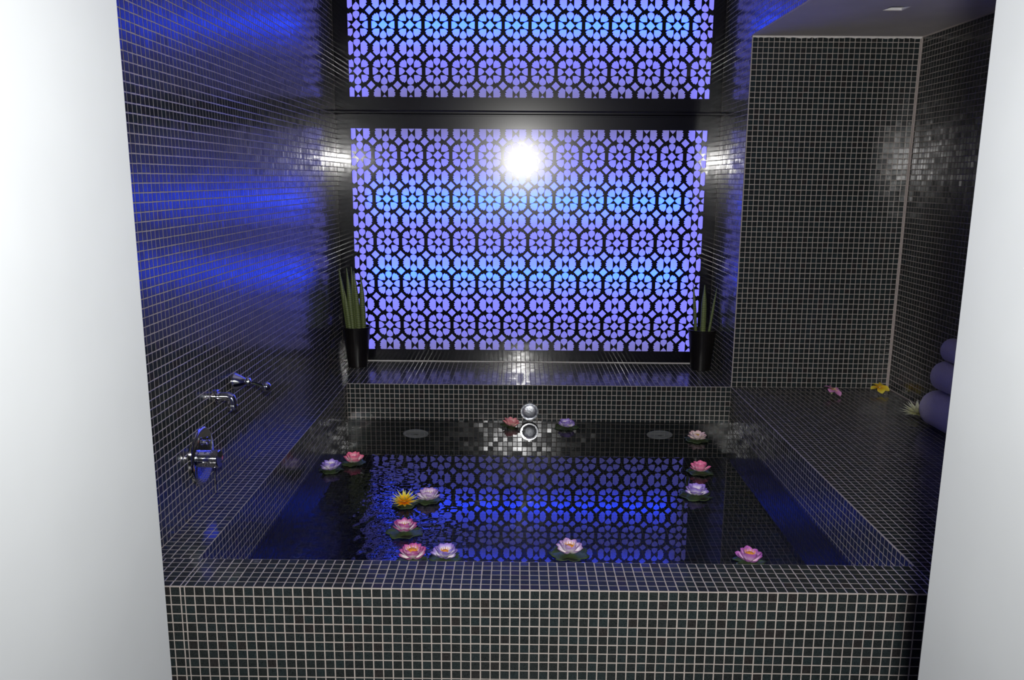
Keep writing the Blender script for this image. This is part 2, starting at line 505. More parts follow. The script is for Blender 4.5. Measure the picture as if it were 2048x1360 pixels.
# white plastered partition: the camera looks through the passage between its two halves
V = [(XL - 0.9, -2.7, ZFLOOR), (XJL, -2.7, ZFLOOR), (XJL, YJ, ZFLOOR), (XJL - 0.05, YJ + 0.012, ZFLOOR), (XL - 0.9, YJ + 0.012, ZFLOOR)]
V = V + [(a, b2, 2.4) for a, b2, c in V]
F = [(4, 3, 2, 1, 0), (5, 6, 7, 8, 9), (0, 1, 6, 5), (1, 2, 7, 6), (2, 3, 8, 7), (3, 4, 9, 8), (4, 0, 5, 9)]
tag(mesh('wall_front_left', V, F, M_white), kind='structure')
V = [(XJR, -2.7, ZFLOOR), (XW + 0.9, -2.7, ZFLOOR), (XW + 0.9, YJ + 0.012, ZFLOOR), (XJR + 0.05, YJ + 0.012, ZFLOOR), (XJR, YJ, ZFLOOR)]
V = V + [(a, b2, 2.4) for a, b2, c in V]
tag(mesh('wall_front_right', V, F, M_white), kind='structure')
V, F = box_vf(XL - 0.9, XW + 0.9, -2.7, 0.0, ZFLOOR - 0.05, ZFLOOR)
tag(mesh('floor', V, F, M_floor), kind='structure')
# ceilings: low soffit over the niche (with its recessed square lamp), high ceiling over the bath
DX0, DX1, DY0, DY1, DD = 1.357, 1.432, 1.42, 1.498, 0.05
parts = []
for bx in ((XR + 0.001, DX0, YJ, YB), (DX1, XW, YJ, YB), (DX0, DX1, YJ, DY0), (DX0, DX1, DY1, YB)):
    parts.append(box_vf(bx[0], bx[1], bx[2], bx[3], ZS, ZS + 0.06))
V, F = join(parts)
tag(mesh('ceiling', V, F, M_ceil), kind='structure')
V, F = box_vf(XL - 0.12, XR + 0.14, YJ, YS + 0.16, ZT, ZT + 0.05)
tag(mesh('ceiling_high', V, F, M_ceil), kind='structure')
# sealant lines
V, F = box_vf(XR - 0.002, XW, YB - 0.004, YB, ZS - 0.007, ZS - 0.0005)
V2, F2 = [], []
nb = 60
for i in range(nb + 1):
    x0 = XR + (XW - XR) * i / nb
    dz = 0.006 + random.random() * 0.005
    V2 += [(x0, YB - 0.0045, ZS), (x0, YB - 0.0035, ZS - dz), (x0, YB, ZS - dz), (x0, YB, ZS)]
for i in range(nb):
    for k in range(3):
        a = i * 4 + k
        F2.append((a, a + 1, a + 5, a + 4))
tag(mesh('trim_1', V2, F2, M_caulk), kind='structure')
V, F = box_vf(XW - 0.003, XW, YJ, YB, ZS - 0.006, ZS)
tag(mesh('trim_2', V, F, M_bead), kind='structure')
V, F = box_vf(XW - 0.0055, XW, YB - 0.0055, YB, 0.0, ZS - 0.006)
tag(mesh('trim_3', V, F, M_bead), kind='structure')
V, F = box_vf(XL, XR, YS - 0.006, YS, 0.0005, 0.005)
tag(mesh('trim_4', V, F, M_caulk), kind='structure')
V, F = box_vf(XW - 0.005, XW, 0.0, YB, 0.0015, 0.0065)
tag(mesh('trim_5', V, F, M_bead), kind='structure')

# recessed square lamp, switched off
dl = tag(empty('ceiling_lamp', (1.395, 1.459, ZS)), 'white square recessed ceiling lamp in the low ceiling over the tiled deck', 'lamp')
parts = [box_vf(DX0 + 0.0006, DX0 + 0.0036, DY0 + .0006, DY1 - .0006, ZS + 0.001, ZS + DD), box_vf(DX1 - 0.0036, DX1 - 0.0006, DY0 + .0006, DY1 - .0006, ZS + 0.001, ZS + DD),
         box_vf(DX0 + 0.0036, DX1 - 0.0036, DY0 + .0006, DY0 + 0.0036, ZS + 0.001, ZS + DD), box_vf(DX0 + 0.0036, DX1 - 0.0036, DY1 - 0.0036, DY1 - .0006, ZS + 0.001, ZS + DD)]
V, F = join(parts)
mesh('housing', V, F, M_lampwhite, dl, W[dl.name])
V, F = lathe_vf([(0.030, ZS + DD - 0.002), (0.030, ZS + DD - 0.008), (0.022, ZS + DD - 0.009), (0.004, ZS + DD - 0.004)], 24, 'Z', (1.3945, 1.459, 0))
mesh('bulb', V, F, M_disc, dl, W[dl.name], True)

# ------------------------------------------------------------------ built-in bath
bath = tag(empty('bathtub', (-0.02, 1.0, ZFLOOR)), 'sunken square bath clad in black mosaic with a wide flat rim', 'bathtub')
BO = W[bath.name]
EI = 0.001
XB = XR + 0.002          # outer face of the bath towards the deck
cells = [(-0.911, -0.9)]
k = -0.911
while k - P > XL:
    cells.append((k - P, k)); k -= P
k = -0.9
while k + P <= XW + 1e-6:
    cells.append((k, k + P)); k += P
cells.sort()
aprows = [(i * P, (i + 1) * P) for i in range(30)]
bcells = [(a, min(b2, XB)) for a, b2 in cells if a < XB - 0.004]
dcells = [(max(a, XB), b2) for a, b2 in cells if b2 > XB + 0.004]
V, F = box_vf(XL + EI, XB, 0.0, 0.02, ZFLOOR + 0.001, -0.0005)
apron = mesh('apron', V, F, M_grout, bath, BO)
mosaic(apron, [((0, 0, -0.001 - 30 * P), X_, Z_, bcells, aprows)])
# rim: front, left and the ledge under the screens
RT = 0.012
V, F = join([box_vf(XL + EI, XB, 0.0202, YF, -RT, 0.0), box_vf(XL + EI, XB, 0.0004, 0.02015, -0.0004, 0.0), box_vf(XL + EI, XI, YF + 0.00005, YB, -RT, 0.0)])
rim = mesh('rim', V, F, M_grout, bath, BO)
mosaic(rim, [((0, 0.0012, 0), X_, Y_, bcells, even(YF - 0.0014)),
             ((XL + 0.001, YF, 0), X_, Y_, even(XI - XL - 0.001), even(YB - YF))], n_single=0)
V, F = box_vf(XL + EI, XR - 0.001, YB + 0.0001, YS - 0.0125, -RT, 0.0)
V1, F1 = box_vf(XL + EI, XR - 0.001, YS - 0.0124, YS + 0.02, -RT, 0.0)
V, F = join([(V, F), (V1, F1)])
ledge = mesh('back_ledge', V, F, M_grout, bath, BO)
mosaic(ledge, [((XL + 0.001, YB, 0), X_, Y_, even(XI - XL - 0.001), even(YS - YB - 0.006)),
               ((XI, YB, 0), X_, Y_, even(XR - 0.001 - XI), even(YS - YB - 0.006))], n_single=0)
# inside of the bath
T_ = 0.03
def two_tone(name, boxes, ztop):
    """a grout bed that is pale above the waterline and dark and wet below it"""
    lo = [box_vf(*bx, ZF, ZW) for bx in boxes]
    hi = [box_vf(*bx, ZW, zt) for bx, zt in zip(boxes, ztop)]
    V, F = join(lo + hi)
    o = mesh(name, V, F, M_grout, bath, BO)
    o.data.materials.append(M_grout_wet)
    for p in o.data.polygons:
        p.material_index = 1 if p.index < 6 * len(lo) else 0
    return o
inn = two_tone('side_wall', [(XI, XR, YF - T_, YF), (XI - T_, XI, YF - T_, YB + T_), (XR, XB, 0.0202, YB)], [-RT - 0.0001, -RT - 0.0001, -0.0005])
irows = [(i * P, (i + 1) * P) for i in range(28)]
mosaic(inn, [((XI, YF, -0.001 - 28 * P), Y_, Z_, even(YB - YF), irows),
             ((XR, YB, -0.001 - 28 * P), nY, Z_, even(YB - YF), irows),
             ((XR, YF, -0.001 - 28 * P), nX, Z_, even(XR - XI), irows)], n_single=0)
inb = two_tone('back_wall', [(XI, XR, YB, YB + T_)], [-RT - 0.0001])
mosaic(inb, [((XI, YB, -0.001 - 28 * P), X_, Z_, [(0, 0.016)] + [(0.016 + i * s, 0.016 + (i + 1) * s) for s in [(XR - XI - 0.016) / 77] for i in range(77)], irows)], n_single=0, tilt=0.9)
V, F = box_vf(XI - T_, XB, YF - T_, YB + T_, ZF - 0.03, ZF)
inf = mesh('basin_floor', V, F, M_grout_wet, bath, BO)
mosaic(inf, [((XI, YF, ZF), X_, Y_, even(XR - XI), even(YB - YF))], n_single=0)
# square drain in the basin floor
parts = [box_vf(-0.053, 0.033, 1.747, 1.755, ZF + 0.001, ZF + 0.004), box_vf(-0.053, 0.033, 1.829, 1.837, ZF + 0.001, ZF + 0.004)]
for i in range(6):
    parts.append(box_vf(-0.053 + i * 0.0156, -0.053 + i * 0.0156 + 0.008, 1.755, 1.829, ZF + 0.001, ZF + 0.004))
V, F = join(parts)
mesh('drain', V, F, M_drain, bath, BO)

# tiled deck to the right of the bath
deck = tag(empty('tiled_deck', (1.4, 1.0, ZFLOOR)), 'raised black mosaic deck beside the bath, carrying towels and loose blossoms', 'bench')
X0, X1 = XB + 0.0005, XW - EI
V, F = join([box_vf(X0, X1, 0.0202, YB - EI, -RT, 0.0), box_vf(X0, X1, 0.0004, 0.02015, -0.0004, 0.0)])
base = mesh('deck_top', V, F, M_grout, deck, W[deck.name])
mosaic(base, [((X0 - 0.0005, 0.0012, 0), X_, Y_, even(X1 - X0), even(YB - 0.0024))],
       hide=lambda C, px, py: px > 1860 - (py - 700) * 0.06)
V, F = box_vf(X0, X1, 0.0, 0.02, ZFLOOR + 0.001, -0.0005)
o = mesh('deck_front', V, F, M_grout, deck, W[deck.name])
mosaic(o, [((0, 0, -0.001 - 30 * P), X_, Z_, dcells, aprows)], n_single=0)
V, F = box_vf(X0, X1, 0.0205, YB - EI, ZFLOOR + 0.001, -RT - 0.0005)
mesh('deck_body', V, F, M_grout, deck, W[deck.name])

# ------------------------------------------------------------------ water
nx, ny = 300, 300
xs = np.linspace(XI + 0.0, XR - 0.0, nx); ys = np.linspace(YF, YB, ny)
gx, gy = np.meshgrid(xs, ys, indexing='ij')
H = np.zeros_like(gx)
amp = np.exp(-((gx + 0.60) / 0.22) ** 2 - ((gy - 0.72) / 0.40) ** 2) + 0.35 * np.exp(-((gx + 0.62) / 0.12) ** 2 - ((gy - 1.2) / 0.25) ** 2)
R1, R2 = np.zeros_like(gx), np.zeros_like(gx)
for i in range(46):
    lam = rng.uniform(0.022, 0.06); an = rng.uniform(0, 2 * math.pi); ph = rng.uniform(0, 6.28)
    R1 += lam * np.sin(2 * math.pi / lam * (gx * math.cos(an) + gy * math.sin(an)) + ph)
for i in range(26):
    lam = rng.uniform(0.06, 0.22); an = rng.uniform(0, 2 * math.pi); ph = rng.uniform(0, 6.28)
    R2 += lam * np.sin(2 * math.pi / lam * (gx * math.cos(an) + gy * math.sin(an)) + ph)
H = R1 * amp * 0.0014 + R2 * 0.000008
V = np.stack([gx, gy, ZW + H], -1).reshape(-1, 3)
idx = np.arange(nx * ny).reshape(nx, ny)
F = np.stack([idx[:-1, :-1], idx[1:, :-1], idx[1:, 1:], idx[:-1, 1:]], -1).reshape(-1, 4)
me = bpy.data.meshes.new('water')
me.vertices.add(len(V)); me.vertices.foreach_set('co', V.ravel())
me.loops.add(F.size); me.loops.foreach_set('vertex_index', F.ravel())
me.polygons.add(len(F)); me.polygons.foreach_set('loop_start', np.arange(len(F)) * 4); me.polygons.foreach_set('loop_total', np.full(len(F), 4))
me.update(calc_edges=True)
water = link('water', me, M_water, smooth=True)
tag(water, 'still clear water filling the black mosaic bath, reflecting the blue screen', 'water', kind='stuff')
water.cycles.is_caustics_caster = True
for o in (inn, inb, inf):
    o.cycles.is_caustics_receiver = True
    for c in o.children:
        c.cycles.is_caustics_receiver = True

# ------------------------------------------------------------------ pierced screens
U = 0.1404 / 248
def S(pts, f=1.035):
    cx = sum(a for a, b2 in pts) / len(pts); cz = sum(b2 for a, b2 in pts) / len(pts)
    return [((cx + (a - cx) * f) * U, (cz + (b2 - cz) * f) * U) for a, b2 in pts]
def rot(pts, k):
    for _ in range(k):
        pts = [(-b2, a) for a, b2 in pts]
    return pts
dia = [(44, 0), (0, 44), (-44, 0), (0, -44)]
petE = [(49, 0), (60, 14), (78, 29), (90, 33), (107, 33), (107, -33), (90, -33), (78, -29), (60, -14)]
petN = [(0, 48), (15, 61), (29, 79), (32, 94), (28, 110), (13, 119), (0, 123), (-13, 119), (-28, 110), (-32, 94), (-29, 79), (-15, 61)]
petD = [(34, 34), (74, 34), (92, 42), (106, 58), (96, 66), (99, 78), (86, 86), (78, 99), (66, 96), (58, 106), (42, 92), (34, 74)]
shiS = [(0, -4), (-14, -20), (-30, -38), (-32, -55), (-28, -70), (-12, -78), (0, -81), (12, -78), (28, -70), (32, -55), (30, -38), (14, -20)]
chev = [(35, -44), (66, -66), (101, -31), (91, -21), (105, -10), (97, 0), (105, 10), (91, 21), (101, 31), (66, 66), (35, 44)]
gapd = [(40, 0), (0, 40), (-40, 0), (0, -40)]

def clip(poly, x0, x1, z0, z1):
    for ax, lim, sg in ((0, x0, 1), (0, x1, -1), (1, z0, 1), (1, z1, -1)):
        outp = []
        for i in range(len(poly)):
            a, b2 = poly[i - 1], poly[i]
            ia, ib = sg * (a[ax] - lim) >= -1e-9, sg * (b2[ax] - lim) >= -1e-9
            if ia != ib:
                t = (lim - a[ax]) / (b2[ax] - a[ax])
                outp.append((a[0] + t * (b2[0] - a[0]), a[1] + t * (b2[1] - a[1])))
            if ib:
                outp.append(b2)
        poly = outp
        if not poly:
            return []
    res = []
    for p in poly:
        if not res or math.hypot(p[0] - res[-1][0], p[1] - res[-1][1]) > 2e-4:
            res.append(p)
    if len(res) > 2 and math.hypot(res[0][0] - res[-1][0], res[0][1] - res[-1][1]) < 2e-4:
        res.pop()
    ar = sum(res[i - 1][0] * res[i][1] - res[i][0] * res[i - 1][1] for i in range(len(res))) / 2 if len(res) > 2 else 0
    if ar < 0:
        res.reverse(); ar = -ar
    return res if ar > 8e-6 else []

def lattice(x0, x1, z0, z1, cx0, pitch, ncol, zros, dz, nrow):
    """holes of the pierced plate, as (x, z) polygons"""
    holes = []
    def put(pts, cx, cz):
        p = clip([(a + cx, b2 + cz) for a, b2 in S(pts)], x0 + 0.001, x1 - 0.001, z0 + 0.001, z1 - 0.001)
        if p:
            holes.append(p)
    for i in range(ncol):
        cx = cx0 + i * pitch
        for j in range(-1, nrow + 1):
            cz = zros + j * dz
            put(dia, cx, cz)
            put(petE, cx, cz); put([(-a, b2) for a, b2 in petE], cx, cz)
            put(petN, cx, cz); put([(a, -b2) for a, b2 in petN], cx, cz)
            for sx in (1, -1):
                for sz in (1, -1):
                    put([(a * sx, b2 * sz) for a, b2 in petD], cx, cz)
                    if i < ncol - 1 and sx == 1:
                        put(gapd, cx + pitch / 2, cz + sz * 127 * U)
            bz = cz - dz / 2
            put(shiS, cx, bz); put([(a, -b2) for a, b2 in shiS], cx, bz)
            put(chev, cx, bz); put([(-a, b2) for a, b2 in chev], cx, bz)
    return holes

def plate(name, x0, x1, z0, z1, holes, yf, th, mat, parent, origin):
    pts, faces = [], []
    def add(poly):
        n = len(pts)
        pts.extend(Vector(p) for p in poly)
        faces.append(list(range(n, n + len(poly))))
    add([(x0, z0), (x1, z0), (x1, z1), (x0, z1)])
    for h in holes:
        add(h)
    vo, eo, fo, ov, oe, of = delaunay_2d_cdt(pts, [], faces, 1, 1e-6)
    V = [(v.x, yf, v.y) for v in vo]
    F = []
    for f, src in zip(fo, of):
        if src == [0] or set(src) == {0}:
            F.append(tuple(f))
    nv = len(F)
    # walls of the holes
    for h in holes:
        b2 = len(V)
        n = len(h)
        V += [(a, yf, c) for a, c in h] + [(a, yf + th, c) for a, c in h]
        for i in range(n):
            j = (i + 1) % n
            F.append((b2 + i, b2 + j, b2 + n + j, b2 + n + i))
    b2 = len(V)
    out4 = [(x0, z0), (x1, z0), (x1, z1), (x0, z1)]
    V += [(a, yf, c) for a, c in out4] + [(a, yf + th, c) for a, c in out4]
    for i in range(4):
        j = (i + 1) % 4
        F.append((b2 + j, b2 + i, b2 + 4 + i, b2 + 4 + j))
    o = mesh(name, V, F, mat, parent, origin)
    o.data.materials.append(M_matte)          # sawn edges of the holes are matt
    for p in o.data.polygons:
        if p.index >= nv:
            p.material_index = 1
    return o

def screen(name, label, ox0, ox1, oz0, oz1, fx0, fx1, fz0, fz1, zros, nrow, mat):
    og = (0.0, YS, fz0)
    root = tag(empty(name, og), label, 'screen')
    V, F = join([box_vf(fx0, ox0, YS - 0.003, YS + 0.02, fz0, fz1), box_vf(ox1, fx1, YS - 0.003, YS + 0.02, fz0, fz1),
                 box_vf(ox0, ox1, YS - 0.003, YS + 0.02, fz0, oz0), box_vf(ox0, ox1, YS - 0.003, YS + 0.02, oz1, fz1)])
    mesh('frame', V, F, M_frame, root, og)
    holes = lattice(ox0, ox1, oz0, oz1, -0.9245, 0.1404, 14, zros, 0.233, nrow)
    plate('lattice', ox0 + 0.0003, ox1 - 0.0003, oz0 + 0.0003, oz1 - 0.0003, holes, YS - 0.003, 0.012, M_frame, root, og)
    V, F = box_vf(ox0, ox1, YS + 0.0095, YS + 0.016, oz0, oz1)
    mesh('light_panel', V, F, mat, root, og)
    return root
screen('lattice_screen', 'black pierced lattice screen glowing blue, standing on the ledge behind the plants', -0.972, 0.9475, 0.066, 1.281,
       XL + 0.001, XR - 0.001, 0.006, 1.346, 0.2085, 5, M_ac_low)
screen('lattice_screen', 'upper black pierced lattice screen glowing blue, cut off by the top of the photo', -0.972, 0.9475, 1.442, 2.66,
       XL + 0.001, XR - 0.001, 1.376, 2.715, 1.575, 5, M_ac_up)
prof = [(YS + 0.02, 1.3755), (YS - 0.008, 1.3755)]
prof += [(YS - 0.008 - 0.010 * math.sin(a), 1.3655 + 0.010 * math.cos(a)) for a in [0.3 * k for k in range(1, 6)]]
prof += [(YS - 0.018, 1.358), (YS - 0.012, 1.353), (YS - 0.012, 1.3465), (YS + 0.02, 1.3465)]
V = [(xe, a, b2) for xe in (XL + 0.001, XR - 0.001) for a, b2 in prof]
n = len(prof)
F = [(k, (k + 1) % n, n + (k + 1) % n, n + k) for k in range(n)] + [tuple(reversed(range(n))), tuple(range(n, 2 * n))]
tag(mesh('trim_6', V, F, M_frame), kind='structure')

# ------------------------------------------------------------------ round lamp and jets on the back wall of the bath
def Y_lathe(prof, seg, cx, cz):   # axis -Y: heights point towards the bath
    V, F = lathe_vf([(r, -h) for r, h in prof], seg, 'Y', (cx, YB - 0.001, cz))
    return V, [tuple(reversed(f)) for f in F]
lamp = tag(empty('pool_lamp', (0.001, YB, -0.135)), 'round chrome lamp with glass lens on the bath back wall, just above the water', 'lamp')
V, F = Y_lathe([(0.047, 0.0), (0.047, 0.010), (0.045, 0.014), (0.040, 0.014), (0.037, 0.010)], 40, 0.001, -0.135)
mesh('rim', V, F, M_chrome, lamp, W[lamp.name], True)
V, F = Y_lathe([(0.0375, 0.009), (0.034, 0.0125), (0.027, 0.0155), (0.018, 0.0175), (0.008, 0.0185), (0.001, 0.0187)], 40, 0.001, -0.135)
mesh('lens', V, F, M_foil, lamp, W[lamp.name], True)
V, F = Y_lathe([(0.005, 0.006), (0.005, 0.013), (0.003, 0.015)], 10, 0.001, -0.0865)
mesh('screw', V, F, M_chrome, lamp, W[lamp.name], True)
for cx, cz, lab in ((-0.577, -0.407, 'pale grey round jet cover under water on the bath back wall, left of the lamp'),
                    (0.664, -0.390, 'pale grey round jet cover under water on the bath back wall, right of the lamp')):
    d = tag(empty('jet_cover', (cx, YB, cz)), lab, 'jet', 'underwater jet covers')
    V, F = Y_lathe([(0.066, 0.0), (0.066, 0.006), (0.063, 0.009), (0.052, 0.010), (0.050, 0.008), (0.047, 0.008), (0.045, 0.010), (0.030, 0.0105), (0.028, 0.0085), (0.026, 0.0085), (0.024, 0.0105), (0.012, 0.011)], 40, cx, cz)
    a = mesh('cover', V, F, M_disc, d, W[d.name], True)
    V, F = Y_lathe([(0.011, 0.0112), (0.011, 0.014), (0.008, 0.016), (0.002, 0.016)], 20, cx, cz)
    b2 = mesh('nozzle', V, F, M_drain, d, W[d.name], True)
    a.cycles.is_caustics_receiver = True; b2.cycles.is_caustics_receiver = True

# ------------------------------------------------------------------ chrome taps on the left wall
XT = XL + 0.0013
sp = tag(empty('bath_spout', (XT, 0.68, 0.310)), 'small chrome bath spout on the left wall, between mixer and lever tap', 'tap')
V, F = lathe_vf([(0.024, XT), (0.024, XT + 0.006), (0.021, XT + 0.009)], 28, 'X', (0, 0.68, 0.310))
mesh('flange', V, F, M_chrome, sp, W[sp.name], True)
V, F = tube_vf([(XT + 0.007, 0.68, 0.31), (XT + 0.022, 0.68, 0.311), (XT + 0.040, 0.68, 0.311), (XT + 0.049, 0.68, 0.307), (XT + 0.053, 0.68, 0.295), (XT + 0.053, 0.68, 0.283)],
               [0.0145, 0.0145, 0.015, 0.0155, 0.0155, 0.015], 16)
mesh('spout', V, F, M_chrome, sp, W[sp.name], True)
V, F = lathe_vf([(0.0165, 0.268), (0.0165, 0.281), (0.0155, 0.284)], 20, 'Z', (XT + 0.053, 0.68, 0))
mesh('outlet', V, F, M_chrome, sp, W[sp.name], True)

lv = tag(empty('lever_tap', (XT, 0.855, 0.318)), 'chrome lever tap with bell base and ball knob, upper left wall', 'tap')
V, F = lathe_vf([(0.031, XT), (0.031, XT + 0.004), (0.029, XT + 0.008), (0.020, XT + 0.026), (0.013, XT + 0.037), (0.010, XT + 0.040)], 28, 'X', (0, 0.855, 0.318))
mesh('base', V, F, M_chrome, lv, W[lv.name], True)
V, F = lathe_vf([(0.008, XT + 0.039), (0.013, XT + 0.043), (0.015, XT + 0.049), (0.013, XT + 0.055), (0.006, XT + 0.059)], 20, 'X', (0, 0.855, 0.318))
mesh('collar', V, F, M_chrome, lv, W[lv.name], True)
b_end = Vector((XT + 0.094, 0.905, 0.287))
V, F = tube_vf([(XT + 0.050, 0.855, 0.318), tuple(b_end)], [0.0052, 0.0052], 10)
mesh('lever', V, F, M_chrome, lv, W[lv.name], True)
V, F = lathe_vf([(0.0172 * math.sin(math.pi * (0.03 + 0.94 * i / 12)), -0.0172 * math.cos(math.pi * (0.03 + 0.94 * i / 12))) for i in range(13)], 20, 'Z', tuple(b_end))
mesh('knob', V, F, M_chrome, lv, W[lv.name], True)

mi = tag(empty('bath_mixer', (XT, 0.53, 0.160)), 'chrome bath mixer with big round wall plate and hanging lever', 'tap')
V, F = lathe_vf([(0.092, XT), (0.092, XT + 0.003), (0.0905, XT + 0.005)] + [(0.0905 * math.cos(a), XT + 0.005 + 0.008 * math.sin(a)) for a in [0.15 + 1.4 * i / 14 for i in range(15)]], 48, 'X', (0, 0.53, 0.160))
o = mesh('plate', V, F, M_chrome, mi, W[mi.name], True)
V, F = lathe_vf([(0.027, XT + 0.012), (0.027, XT + 0.030), (0.024, XT + 0.031), (0.024, XT + 0.034), (0.0285, XT + 0.036), (0.0285, XT + 0.054), (0.026, XT + 0.057), (0.003, XT + 0.058)], 32, 'X', (0, 0.53, 0.150))
mesh('handle', V, F, M_chrome, mi, W[mi.name], True)
V, F = tube_vf([(XT + 0.045, 0.515, 0.128), (XT + 0.045, 0.512, 0.09), (XT + 0.046, 0.510, 0.046)], [0.0042, 0.0038, 0.0042], 10)
mesh('lever', V, F, M_chrome, mi, W[mi.name], True)
parts = [lathe_vf([(0.006, XT + 0.0085), (0.006, XT + 0.016), (0.009, XT + 0.018), (0.009, XT + 0.024), (0.004, XT + 0.026)], 16, 'X', (0, 0.53, 0.205)),
         tube_vf([(XT + 0.021, 0.513, 0.205), (XT + 0.021, 0.547, 0.205)], [0.0035, 0.0035], 8), tube_vf([(XT + 0.021, 0.53, 0.190), (XT + 0.021, 0.53, 0.221)], [0.0035, 0.0035], 8)]
V, F = join(parts)
mesh('diverter', V, F, M_chrome, mi, W[mi.name], True)

# ------------------------------------------------------------------ potted snake plants on the ledge
def plant(cx, cy, r0, r1, h, leaves, label):
    z0 = 0.0016
    root = tag(empty('potted_plant', (cx, cy, z0)), label, 'plant', 'potted plants on the back ledge')
    og = W[root.name]
    V, F = lathe_vf([(r0, z0), (r0 + (r1 - r0) * 0.94, z0 + h * 0.94), (r1 + 0.003, z0 + h * 0.945), (r1 + 0.004, z0 + h), (r1 - 0.003, z0 + h), (r1 - 0.006, z0 + h * 0.9), (0.01, z0 + h * 0.9)], 36, 'Z', (cx, cy, 0))
    mesh('pot', V, F, M_pot, root, og, True)
    V, F = lathe_vf([(r1 - 0.0062, z0 + h * 0.905), (r1 * 0.6, z0 + h * 0.93), (0.004, z0 + h * 0.935)], 24, 'Z', (cx, cy, 0))
    mesh('soil', V, F, M_soil, root, og, True)
    for (bx, by, tx, ty, tz, r) in leaves:
        zb = z0 + h * 0.915
        pth, rad = [], []
        for k in range(11):
            t = k / 10
            bend = 0.35 * (1 - t) * t
            pth.append((bx + (tx - bx) * (t - bend * 0.3), by + (ty - by) * (t - bend * 0.3), zb + (tz - zb) * t))
            rad.append(r * (1.0 if t < 0.5 else max(0.16, 1 - ((t - 0.5) / 0.5) ** 1.8)))
        V, F = tube_vf(pth, rad, 10)
        mesh('leaf', V, F, M_leaf, root, (bx, by, zb), True)
plant(-0.942, 2.47, 0.052, 0.073, 0.222,
      [(-0.985, 2.46, -1.024, 2.45, 0.540, 0.0125), (-0.972, 2.50, -0.986, 2.50, 0.470, 0.011), (-0.958, 2.445, -0.981, 2.44, 0.545, 0.0135),
       (-0.945, 2.48, -0.962, 2.47, 0.548, 0.0135), (-0.925, 2.45, -0.943, 2.44, 0.530, 0.0135), (-0.902, 2.465, -0.908, 2.455, 0.502, 0.0135), (-0.913, 2.50, -0.925, 2.51, 0.440, 0.011),
       (-0.968, 2.42, -0.992, 2.415, 0.430, 0.012)],
      'black pot of many banded green snake plant spikes at the left end of the ledge')
plant(0.942, 2.47, 0.053, 0.074, 0.222,
      [(0.905, 2.46, 0.876, 2.45, 0.476, 0.0085), (0.943, 2.46, 0.938, 2.45, 0.468, 0.0145), (0.978, 2.47, 1.006, 2.46, 0.452, 0.007), (0.955, 2.49, 0.958, 2.495, 0.40, 0.006)],
      'black pot with three thin snake plant spikes at the right end of the ledge')

# ------------------------------------------------------------------ lotus flowers
petal_cache = {}
def petal_mesh(kind, L, Wd, cup, curl, pointy, mat):
    key = (kind, L, Wd, cup, curl, pointy)
    if key in petal_cache:
        return petal_cache[key]
    nu, nv = 9, 5
    V, T, F = [], [], []
    for i in range(nu):
        t = i / (nu - 1)
        if pointy:
            wd = Wd * (0.45 + 0.55 * math.sin(math.pi * min(1, t * 1.05 + 0.12))) * (1 - t ** 2.2) + 0.0004
        else:
            wd = Wd * (0.38 + 0.62 * math.sin(math.pi * 0.5 * min(1, t / 0.62))) * (1 - max(0, (t - 0.62) / 0.38) ** 2.2) + 0.0005
        ang = curl * t
        xx = L * (math.sin(ang) / curl if abs(curl) > 1e-3 else t)
        zz = L * ((1 - math.cos(ang)) / curl if abs(curl) > 1e-3 else 0)
        for j in range(nv):
            s = j / (nv - 1) * 2 - 1
            V.append((xx, s * wd / 2, zz + cup * wd * s * s))
            T.append(min(1, t + 0.18 * abs(s) ** 2 * t))
    for i in range(nu - 1):
        for j in range(nv - 1):
            a = i * nv + j
            F.append((a, a + nv, a + nv + 1, a + 1))
    me = bpy.data.meshes.new('petal')
    me.from_pydata(V, [], F)
    at = me.attributes.new('t', 'FLOAT', 'POINT'); at.data.foreach_set('value', T)
    for p in me.polygons:
        p.use_smooth = True
    me.materials.append(mat)
    petal_cache[key] = me
    return me

def add_petal(root, me, az, el, r, z, roll=0.0, sc=1.0):
    o = bpy.data.objects.new('petal', me)
    col.objects.link(o)
    o.parent = root
    o.matrix_basis = (Matrix.Rotation(az, 4, 'Z') @ Matrix.Translation((r, 0, z)) @ Matrix.Rotation(-el, 4, 'Y') @ Matrix.Rotation(roll, 4, 'X') @ Matrix.Scale(sc, 4))
    return o

def pad_mesh(rad, lobes, seed, notch=0.25):
    rnd = random.Random(seed)
    n = 40
    V, F = [(0, 0, 0.002)], []
    ph = rnd.uniform(0, 6.28)
    for ring in (0.45, 0.8, 1.0):
        for k in range(n):
            a = 2 * math.pi * k / n
            r = rad * (1 + 0.09 * math.sin(lobes * a + ph) + 0.04 * math.sin((lobes * 2 + 1) * a))
            d = abs((a - ph + math.pi) % (2 * math.pi) - math.pi)
            if d < notch:
                r *= 0.55 + 0.45 * d / notch
            V.append((r * ring * math.cos(a), r * ring * math.sin(a), 0.002 + (0.004 * (ring - 0.8) / 0.2 * (0.5 + 0.5 * math.sin(3 * a + ph)) if ring > 0.8 else 0)))
    for k in range(n):
        F.append((0, 1 + k, 1 + (k + 1) % n))
    for q in range(2):
        for k in range(n):
            a, b2 = 1 + q * n + k, 1 + q * n + (k + 1) % n
            F.append((a, a + n, b2 + n, b2))
    # underside so that the pad has thickness
    m = len(V)
    V.append((0, 0, -0.001))
    for k in range(n):
        x, y, z = V[1 + 2 * n + k]
        V.append((x, y, z - 0.0012))
    for k in range(n):
        F.append((m, m + 1 + (k + 1) % n, m + 1 + k))
        a, b2 = 1 + 2 * n + k, 1 + 2 * n + (k + 1) % n
        F.append((a, m + 1 + k, m + 1 + (k + 1) % n, b2))
    return V, F

